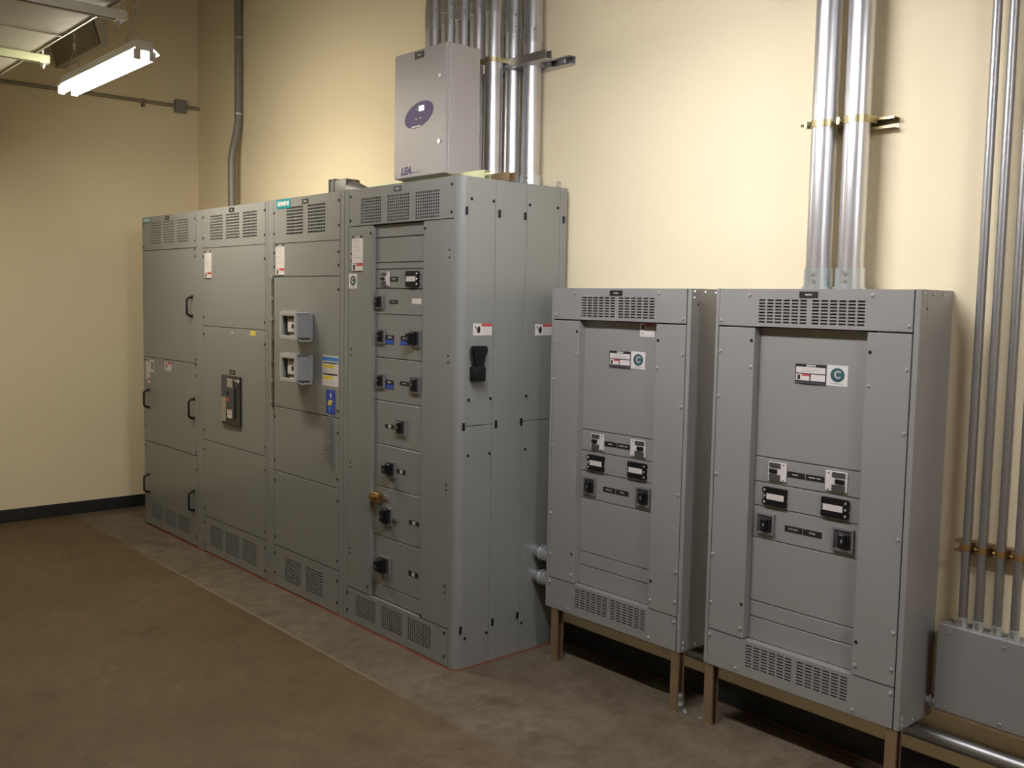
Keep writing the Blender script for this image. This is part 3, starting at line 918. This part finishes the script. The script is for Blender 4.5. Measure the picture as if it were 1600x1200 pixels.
# ------------------------------------------------------------------ conduits
def conduit(name, x, y, z0, z1, r, label, couplings=(), m='emt', group=None, seg=28, connector=None, cm='zinc'):
    t = thing(name, (x, y, z0), label, 'conduit', group)
    MB().cyl((x, y, z0), (x, y, z1), r, seg).build('tube', m, t, smooth=True)
    for a, b in couplings:
        mb = MB()
        mb.cyl((x, y, a), (x, y, b), r * 1.09, seg)
        mid = (a + b) / 2
        mb.cyl((x, y, mid - 0.006), (x, y, mid + 0.006), r * 1.14, seg)
        c = mb.build('coupling', cm, t, smooth=True)
        ang = math.atan2(CAM.y - y, CAM.x - x) + 0.1
        for zz in (a + (b - a) * 0.25, a + (b - a) * 0.75):
            d_ = Vector((math.cos(ang), math.sin(ang), 0))
            p = Vector((x, y, zz))
            MB().cyl(p + d_ * r, p + d_ * r * 1.2, 0.006, 8).build('set_screw', 'bright_zinc', c)
    if connector:
        a, b = connector
        mb = MB()
        mb.cyl((x, y, a), (x, y, a + 0.010), r * 1.26, seg)
        mb.cyl((x, y, a + 0.010), (x, y, b), r * 1.12, seg)
        c = mb.build('connector', 'blue_zinc', t, smooth=True)
        ang = math.atan2(CAM.y - y, CAM.x - x) - 0.35
        for zz in (a + (b - a) * 0.42, a + (b - a) * 0.75):
            d_ = Vector((math.cos(ang), math.sin(ang), 0))
            p = Vector((x, y, zz))
            MB().cyl(p + d_ * r, p + d_ * r * 1.25, 0.007, 8).build('set_screw', 'bright_zinc', c)
    return t


def strap(t, x, y, z, r, yb, m='gold_zinc', h=0.024, left_ear=True):
    """pipe strap around a vertical conduit, its ears reaching back to the strut at y = yb"""
    mb = MB()
    n = 20
    ro = r * 1.05 + 0.001
    poly = []
    for k in range(n + 1):
        a = math.pi + math.pi * k / n
        poly.append((x + ro * math.cos(a), y + ro * math.sin(a)))
    poly = [(x - ro, yb)] + poly + [(x + ro, yb)]
    inner = [(x + (px - x) * (r + 0.0005) / ro, py if i in (0, len(poly) - 1) else y + (py - y) * (r + 0.0005) / ro) for i, (px, py) in enumerate(poly)]
    mb.prism(poly + inner[::-1], lambda u, v, s: (u, v, s), z - h / 2, z + h / 2)
    b = mb.build('strap', m, t)
    sx = x - ro * 0.92
    sy = y - ro * 0.55
    mb = MB()
    q = min(1.0, r / 0.046)
    mb.box(sx - 0.014 * q, sx - 0.002 * q, sy - 0.014 * q, sy + 0.010 * q, z - h / 2, z + h / 2)
    mb.cyl((sx - 0.030 * q, sy - 0.006 * q, z), (sx + 0.008 * q, sy - 0.006 * q, z), 0.006 * max(q, 0.6), 8)
    mb.build('strap_screw', m, b)
    return b


PY = 0.575
X5, X6, X7 = -0.358, -0.356, -0.215
names4 = ('first', 'second', 'third', 'fourth')
for k, x in enumerate((-0.985, -0.845, -0.722, -0.594)):
    c = conduit('conduit', x + 0.012, PY - 0.012, H, ZC, 0.0475, f'galvanised conduit rising behind the surge cabinet, {names4[k]} from the conduit fitting', [(3.205, 3.335)], group='conduits rising from the switchboards', cm='emt')
G7 = 'conduits rising from the switchboards'
c5 = conduit('conduit', X5, 0.480, H, ZC, 0.046, 'galvanised conduit rising right beside the surge cabinet', [(3.160, 3.290)], group=G7, connector=(H, 2.37))
c6 = conduit('conduit', X6, 0.612, H, ZC, 0.046, 'middle galvanised conduit between the surge cabinet and the open wall', [(3.080, 3.195)], group=G7, connector=(H, 2.36))
c7 = conduit('conduit', X7, 0.612, H, ZC, 0.046, 'galvanised conduit nearest the back corner of the switchboard roof', [(3.010, 3.090)], group=G7, connector=(H, 2.36))
mb = MB()
channel(mb, 'x', -1.12, 0.004, YW - 0.0206, 2.905, open_dir=(-1, 0))
for k in range(3):
    mb.box(-0.085 - k * 0.1, -0.035 - k * 0.1, YW - 0.0420, YW - 0.030, 2.896, 2.914)
tag(mb.build('strut_rail', 'zinc'), 'long zinc strut rail fixed to the wall behind the switchboard conduits', 'strut')
mb = MB()
channel(mb, 'x', -0.50, -0.028, 0.5465, 2.915, open_dir=(0, 1))
tag(mb.build('strut_rail', 'zinc'), 'short zinc strut rail crossing in front of two switchboard conduits', 'strut')
strap(c5, X5, 0.480, 2.925, 0.046, 0.526, 'gold_zinc')
strap(c6, X6, 0.612, 2.900, 0.046, YW - 0.042, 'zinc')
strap(c7, X7, 0.612, 2.900, 0.046, YW - 0.042, 'zinc')

# two large conduits above the second panelboard
PB = 1.793
for x in (1.436, 1.570):
    lab = 'thick bright conduit above the front panelboard, the one nearer the switchboards' if x < 1.5 else 'thick bright conduit above the front panelboard, the one nearer the thin conduits'
    c = conduit('conduit', x, 0.606, PB, ZC, 0.048, lab, group='thick conduits above the front panelboard', seg=36, connector=(PB, 1.872))
    strap(c, x, 0.606, 2.412, 0.048, YW - 0.042, 'gold_zinc', 0.026)
mb = MB()
channel(mb, 'x', 1.345, 1.684, YW - 0.0206, 2.402, open_dir=(-1, 0))
tag(mb.build('strut_rail', 'gold_zinc'), 'short yellowish strut rail behind the two thick conduits', 'strut')

# four thin conduits into the wiring trough
mb = MB()
channel(mb, 'x', 1.985, 2.75, YW - 0.0206, 0.905, open_dir=(-1, 0))
tag(mb.build('strut_rail', 'bronze_zinc'), 'bronze strut rail low on the wall behind the thin conduits', 'strut')
for k, x in enumerate((2.036, 2.090, 2.151, 2.208)):
    c = conduit('conduit', x, 0.640, 0.627, ZC, 0.0148, f'thin grey conduit running down into the wiring trough, {names4[k]} from the panelboard', m='emt_dull', group='thin conduits above the wiring trough', seg=16, connector=(0.627, 0.662))
    strap(c, x, 0.640, 0.910, 0.0148, YW - 0.042, 'copper_zinc', 0.022)
tr = thing('wiring_trough', (2.45, 0.655, 0.315), 'grey metal wiring trough on the wall under the thin conduits', 'trough')
bx('body', tr, 'box_grey', 1.963, 2.95, 0.614, YW - 0.001, 0.318, 0.627, 0.002)
MB().box(1.965, 2.948, 0.611, 0.614, 0.322, 0.624).build('cover', 'box_grey', tr)
dots('screw', tr, Front(0.611), [(2.005, 0.603), (2.19, 0.603), (2.38, 0.603), (2.005, 0.338), (2.19, 0.338), (2.38, 0.338)], 'bright_zinc', 0.006, 0.004)
MB().box(1.963, 2.95, 0.606, 0.62, 0.312, 0.318).build('bottom_flange', 'bronze_zinc', tr)
nip = thing('conduit_nipple', (1.94, 0.655, 0.30), 'short zinc nipple joining the front panelboard to the wiring trough', 'nipple')
MB().cyl((1.916, 0.655, 0.330), (1.963, 0.655, 0.330), 0.013, 14).build('tube', 'bright_zinc', nip, smooth=True)
MB().cyl((1.932, 0.655, 0.330), (1.942, 0.655, 0.330), 0.022, 6).cyl((1.918, 0.655, 0.330), (1.924, 0.655, 0.330), 0.022, 6).build('lock_nut', 'bright_zinc', nip)
tag(MB().cyl((0.20, 0.650, 0.197), (3.2, 0.650, 0.203), 0.027, 20).build('conduit', 'emt_dull', smooth=True), 'long level conduit running low along the wall under the panelboards', 'conduit')
for z, lab in ((0.496, 'upper short conduit nipple joining the large cabinet and the back panelboard'), (0.374, 'lower short conduit nipple joining the large cabinet and the back panelboard')):
    t = thing('conduit_nipple', (0.06, 0.50, z), lab, 'nipple', 'nipples between cabinet and panelboard')
    MB().cyl((0.0, 0.505, z), (0.124, 0.505, z), 0.030, 20).build('tube', 'emt', t, smooth=True)
    mb = MB()
    mb.cyl((0.050, 0.505, z), (0.124, 0.505, z), 0.036, 20)
    mb.cyl((0.050, 0.505, z), (0.058, 0.505, z), 0.040, 20)
    cc = mb.build('connector', 'blue_zinc', t, smooth=True)
    for xx in (0.075, 0.105):
        MB().cyl((xx, 0.480, z + 0.024), (xx, 0.472, z + 0.034), 0.006, 8).build('set_screw', 'bright_zinc', cc)

# painted conduit with an offset bend at the far corner of the room
t = thing('conduit', (-3.590, 0.610, H), 'grey conduit with a slight bend rising from the farthest cabinet', 'conduit')
pts = [(-3.590, 0.608, H), (-3.590, 0.608, 2.72)] + [(-3.590, 0.608 + 0.056 * (0.5 - 0.5 * math.cos(math.pi * k / 8)), 2.72 + 0.36 * k / 8) for k in range(1, 9)] + [(-3.590, 0.664, ZC)]
MB().tube(pts, 0.030, 16).build('tube', 'conduit_grey', t, smooth=True)
for z in (3.105, 3.67):
    MB().cyl((-3.590, 0.664, z - 0.008), (-3.590, 0.664, z + 0.008), 0.033, 16).build('strap', 'zinc', t, smooth=True)

# conduit and junction box on the side wall
tag(MB().cyl((XL + 0.022, -1.15, 3.239), (XL + 0.022, YW, 3.252), 0.014, 12).build('conduit', 'conduit_tan', smooth=True), 'thin level conduit crossing the far side wall to a junction box', 'conduit')
jb = thing('junction_box', (XL + 0.03, 0.535, 3.20), 'small grey junction box on the far side wall', 'box')
MB().box(XL, XL + 0.052, 0.492, 0.580, 3.198, 3.302, 0, 0.004).build('body', 'box_grey', jb)
MB().box(XL + 0.052, XL + 0.056, 0.494, 0.578, 3.200, 3.300, 0, 0.001).build('cover', 'box_grey', jb)
tag(MB().box(XL, XL + 0.040, 0.228, 0.246, 3.205, 3.268, 0, 0.002).build('conduit_clip', 'conduit_grey'), 'small clip holding the thin conduit on the far side wall', 'clip')

# ------------------------------------------------------------------ the two panelboards
Y0 = 0.460
FA = Front(Y0)
PBOT = 0.258


def panelboard(x0, w_, label, a_words, warn):
    k = w_ / 0.828
    X = lambda t: x0 + t * k
    t = thing('panelboard', (x0 + w_ / 2, 0.58, 0), label, 'panelboard', 'panelboards on strut legs')
    G = 'grey_panel'
    bx('body', t, G, x0, x0 + w_, Y0 + 0.046, YW - 0.001, PBOT, PB, 0.002)
    bx('front_lip', t, G, x0, X(0.0145), Y0 - 0.001, Y0 + 0.046, PBOT, PB, 0.0015)
    bx('front_lip', t, G, X(0.808), x0 + w_, Y0 - 0.001, Y0 + 0.046, PBOT, PB, 0.0015)
    vents = lambda c, d: [(X(0.194), X(0.406), c, d, 6, 8, 0.8, 0.5), (X(0.420), X(0.634), c, d, 6, 8, 0.8, 0.5)]
    vent_plate('vent_panel', t, G, FA, X(0.0165), X(0.803), 1.648, PB - 0.001, vents(1.660, 1.755), depth=0.044)
    vent_plate('vent_panel', t, G, FA, X(0.0165), X(0.803), PBOT + 0.001, 0.404, vents(0.298, 0.392), depth=0.044)
    ld = MB().fbox(FA, X(0.0165), X(0.183), 0.4075, 1.6415, -0.044, 0, 0, 0.0022).build('door', G, t)
    rd = MB().fbox(FA, X(0.643), X(0.803), 0.4075, 1.6415, -0.044, 0, 0, 0.0022).build('door', G, t)
    RYP = Y0 + 0.038
    FP = Front(RYP)
    zz = [1.646, 1.139, 1.040, 0.945, 0.817, 0.561, 0.497, 0.404]
    for a, b in zip(zz[1:], zz[:-1]):
        MB().fbox(FP, X(0.184), X(0.642), a + 0.002, b - 0.002, -0.0075, 0, 0, 0.0014).build('breaker_panel', G, t)
    toggle_breaker(t, FP, X(0.246), X(0.326), 1.054, 1.126, True)
    toggle_breaker(t, FP, X(0.489), X(0.576), 1.053, 1.127, False)
    nameplate(t, FP, X(0.328), X(0.402), 1.077, 1.099, bars=((0.30, 0.62),))
    nameplate(t, FP, X(0.406), X(0.482), 1.077, 1.099, bars=((0.16, 0.52), (0.60, 0.82)))
    blank_filler(t, FP, X(0.227), X(0.332), 0.955, 1.026, True)
    blank_filler(t, FP, X(0.479), X(0.588), 0.956, 1.028, False)
    rotary(t, FP, X(0.243), 0.879, 0.082, gw=0.55, gh=0.6, shift=0.05, out=0.032)
    rotary(t, FP, X(0.570), 0.880, 0.086, gw=0.55, gh=0.6, shift=0.05, out=0.032)
    nameplate(t, FP, X(0.327), X(0.401), 0.866, 0.889, words=a_words)
    nameplate(t, FP, X(0.405), X(0.482), 0.866, 0.889, words='SPARE')
    rating_label(t, FP, X(0.343), X(0.471), 1.436, 1.513)
    round_sticker(t, FP, X(0.473), X(0.556), 1.440, 1.516)
    if warn:
        sticker('warning_label', t, FP, X(0.521), X(0.604), 1.583, 1.641, 'white_label', [(0.3, 0.82, 1.0, 1.0, 'red_print'), (0.12, 0.55, 0.26, 0.9, 'black_print'), (0.3, 0.45, 1.0, 0.82, 'grey_print'), (0.08, 0.1, 0.25, 0.35, 'pale_text'), (0.3, 0.1, 0.9, 0.14, 'pale_text')], 'small white warning label with red header')
    nameplate(t, FA, X(0.370), X(0.446), 1.759, 1.783, bars=((0.32, 0.68),))
    S = 'screw_zinc'
    dots('screw', t, FA, [(X(0.155), 1.770), (X(0.655), 1.772), (X(0.026), 1.668), (X(0.791), 1.668), (X(0.155), 0.280), (X(0.655), 0.280), (X(0.026), 0.385), (X(0.791), 0.385)], S, 0.0068, 0.006)
    dots('screw', t, FA, [(X(0.026), z) for z in (1.545, 1.365, 1.05, 0.72, 0.52)] + [(X(0.791), z) for z in (1.52, 1.30, 0.93, 0.60, 0.47)] + [(X(0.170), 1.490), (X(0.656), 1.455), (X(0.170), 0.448), (X(0.656), 0.445)], S, 0.0068, 0.006)
    dots('screw', t, FA, [(X(0.170), 1.592), (X(0.656), 1.572), (X(0.170), 0.545), (X(0.656), 0.530)], 'black_plastic', 0.007, 0.003)
    SR = Side(x0 + w_)
    dots('screw', t, SR, [(Y0 + 0.02, 1.780), (Y0 + 0.09, 1.778), (Y0 + 0.16, 1.777), (Y0 + 0.02, 1.755), (Y0 + 0.02, 0.275), (Y0 + 0.10, 0.275), (Y0 + 0.02, 0.300)], S, 0.006, 0.004)
    dots('screw', t, SR, [(Y0 + 0.045, 1.728)], 'black_plastic', 0.005, 0.002)
    # strut legs, open towards the room's far end of the row
    for j, lx in enumerate((X(0.0245) if not warn else X(0.060), X(0.7995))):
        mb = MB()
        channel(mb, 'z', 0.0, PBOT - 0.0005, lx, Y0 + 0.024, open_dir=(1, 0))
        lg = mb.build('leg', 'bronze_zinc', t)
        # foot angle with bolts
        s = 1 if j else -1
        mb = MB()
        fx = lx + s * 0.0215
        mb.box(min(fx, fx + s * 0.004), max(fx, fx + s * 0.004), Y0 + 0.006, Y0 + 0.042, 0.0, 0.080)
        mb.box(min(fx, fx + s * 0.042), max(fx, fx + s * 0.042), Y0 + 0.006, Y0 + 0.042, 0.0, 0.006)
        ft = mb.build('foot_angle', 'zinc', lg)
        for zb in (0.032, 0.066):
            MB().cyl((fx + s * 0.004, Y0 + 0.024, zb), (fx + s * 0.014, Y0 + 0.024, zb), 0.009, 6).build('bolt', 'bright_zinc', lg)
        MB().cyl((fx + s * 0.026, Y0 + 0.024, 0.006), (fx + s * 0.026, Y0 + 0.024, 0.020), 0.009, 6).build('bolt', 'bright_zinc', lg)
    return t


panelboard(0.125, 0.826, 'grey panelboard on strut legs right next to the large switchboard cabinet', 'CHILLER 1', True)
panelboard(1.076, 0.840, 'grey panelboard on strut legs with two thick conduits on its roof', 'CHILLER 2', False)

# ------------------------------------------------------------------ hanging lamps
def fixture(cx, cy, cz, label, glow):
    t = thing('strip_light', (cx, cy, cz), label, 'lamp', 'fluorescent strip lights')
    mb = MB()
    mb.box(cx - 0.61, cx + 0.61, cy - 0.046, cy + 0.046, cz + 0.026, cz + 0.080, 0, 0.004)
    mb.build('channel', 'lamp_white', t)
    for s in (-1, 1):
        pr = [(cy + s * 0.046, cz + 0.046), (cy + s * 0.080, cz + 0.019), (cy + s * 0.078, cz + 0.017), (cy + s * 0.046, cz + 0.042)]
        MB().prism(pr, lambda u, v, q: (q, u, v), cx - 0.61, cx + 0.61).build('reflector', 'lamp_white', t)
    for s in (-1, 1):
        MB().cyl((cx - 0.59, cy + s * 0.038, cz), (cx + 0.59, cy + s * 0.038, cz), 0.019, 14).build('tube', glow, t, smooth=True)
        for e in (-1, 1):
            MB().box(cx + e * 0.607 - 0.010, cx + e * 0.607 + 0.010, cy + s * 0.038 - 0.018, cy + s * 0.038 + 0.018, cz - 0.020, cz + 0.028, 0, 0.003).build('lamp_holder', 'lamp_white', t)
    for e in (-0.48, 0.48):
        mb = MB()
        x = cx + e
        mb.tube([(x, cy - 0.045, cz + 0.085), (x, cy, cz + 0.23)], 0.0022, 5)
        mb.tube([(x, cy + 0.045, cz + 0.085), (x, cy, cz + 0.23)], 0.0022, 5)
        z = cz + 0.225
        k = 0
        while z < ZC - 0.03:
            if k % 2: mb.box(x - 0.007, x + 0.007, cy - 0.002, cy + 0.002, z, z + 0.034)
            else: mb.box(x - 0.002, x + 0.002, cy - 0.007, cy + 0.007, z, z + 0.034)
            z += 0.030
            k += 1
        mb.box(x - 0.02, x + 0.02, cy - 0.02, cy + 0.02, ZC - 0.03, ZC)
        mb.build('chain', 'galvanised', t)
    return t


fixture(-2.175, -0.818, 2.928, 'lit fluorescent strip light hanging on chains in front of the far wall', 'tube_warm')
fixture(1.10, -0.818, 2.928, 'lit fluorescent strip light hanging on chains in front of the panelboards', 'tube_cool')
fixture(4.10, -0.818, 2.928, 'lit fluorescent strip light hanging on chains at the near end of the row', 'tube_cool')

# ------------------------------------------------------------------ ductwork
DZ = 2.992
du = thing('air_duct', (-1.0, -1.7, DZ), 'large galvanised air duct hung on trapeze struts under the ceiling', 'duct')
bx('body', du, 'galvanised', XL, 3.0, -2.30, -1.165, DZ, DZ + 0.34, 0.003)
MB().box(XL, 3.0, -1.166, -1.158, DZ - 0.004, DZ + 0.02).build('hem', 'hem_metal', du)
for x in (-1.72, 0.4):
    MB().box(x - 0.004, x + 0.004, -2.302, -1.163, DZ - 0.006, DZ).build('joint_seam', 'hem_metal', du)
for x, m, lab in ((-2.19, 'green_zinc', 'trapeze strut under the air duct, tinted with yellow lamp light, the one farther off'), (-1.06, 'galvanised', 'grey trapeze strut under the air duct, the one nearer the surge cabinet')):  # the farther strut's yellow tint is lamp light put into its colour
    tz = thing('trapeze_hanger', (x, -1.7, DZ - 0.041), lab, 'hanger', 'trapeze hangers under the air duct')
    mb = MB()
    channel(mb, 'y', -2.40, -1.095, x, DZ - 0.0265, open_dir=(0, -1))
    mb.build('strut', m, tz)
    for y in (-2.37, -1.125):
        MB().cyl((x, y, DZ - 0.075), (x, y, ZC), 0.006, 8).build('rod', 'zinc', tz, smooth=True)
        MB().box(x - 0.018, x + 0.018, y - 0.018, y + 0.018, DZ - 0.052, DZ - 0.047).cyl((x, y, DZ - 0.064), (x, y, DZ - 0.052), 0.012, 6).build('nut', 'bright_zinc', tz)
ds = thing('duct_sleeve', (-3.93, -0.36, 3.40), 'shallow galvanised duct sleeve coming out of the far side wall', 'duct')
MB().prism([(-0.395, 3.402), (-0.345, 3.402), (-0.345, 3.66), (-0.470, 3.66)], lambda u, v, q: (q, u, v), XL, -3.458).build('body', 'galvanised', ds)  # front face sloped downwards, a shape added to catch lamp light
MB().box(XL, -3.452, -0.401, -0.395, 3.398, 3.410).build('hem', 'hem_metal', ds)
MB().prism([(-0.398, 3.412), (-0.393, 3.412), (-0.468, 3.66), (-0.473, 3.66)], lambda u, v, q: (q, u, v), -3.476, -3.4575).build('flange', 'dark_grey', ds)
for y in (-0.37,):
    MB().cyl((-3.6, y, 3.66), (-3.6, y, ZC), 0.005, 8).build('rod', 'zinc', ds, smooth=True)
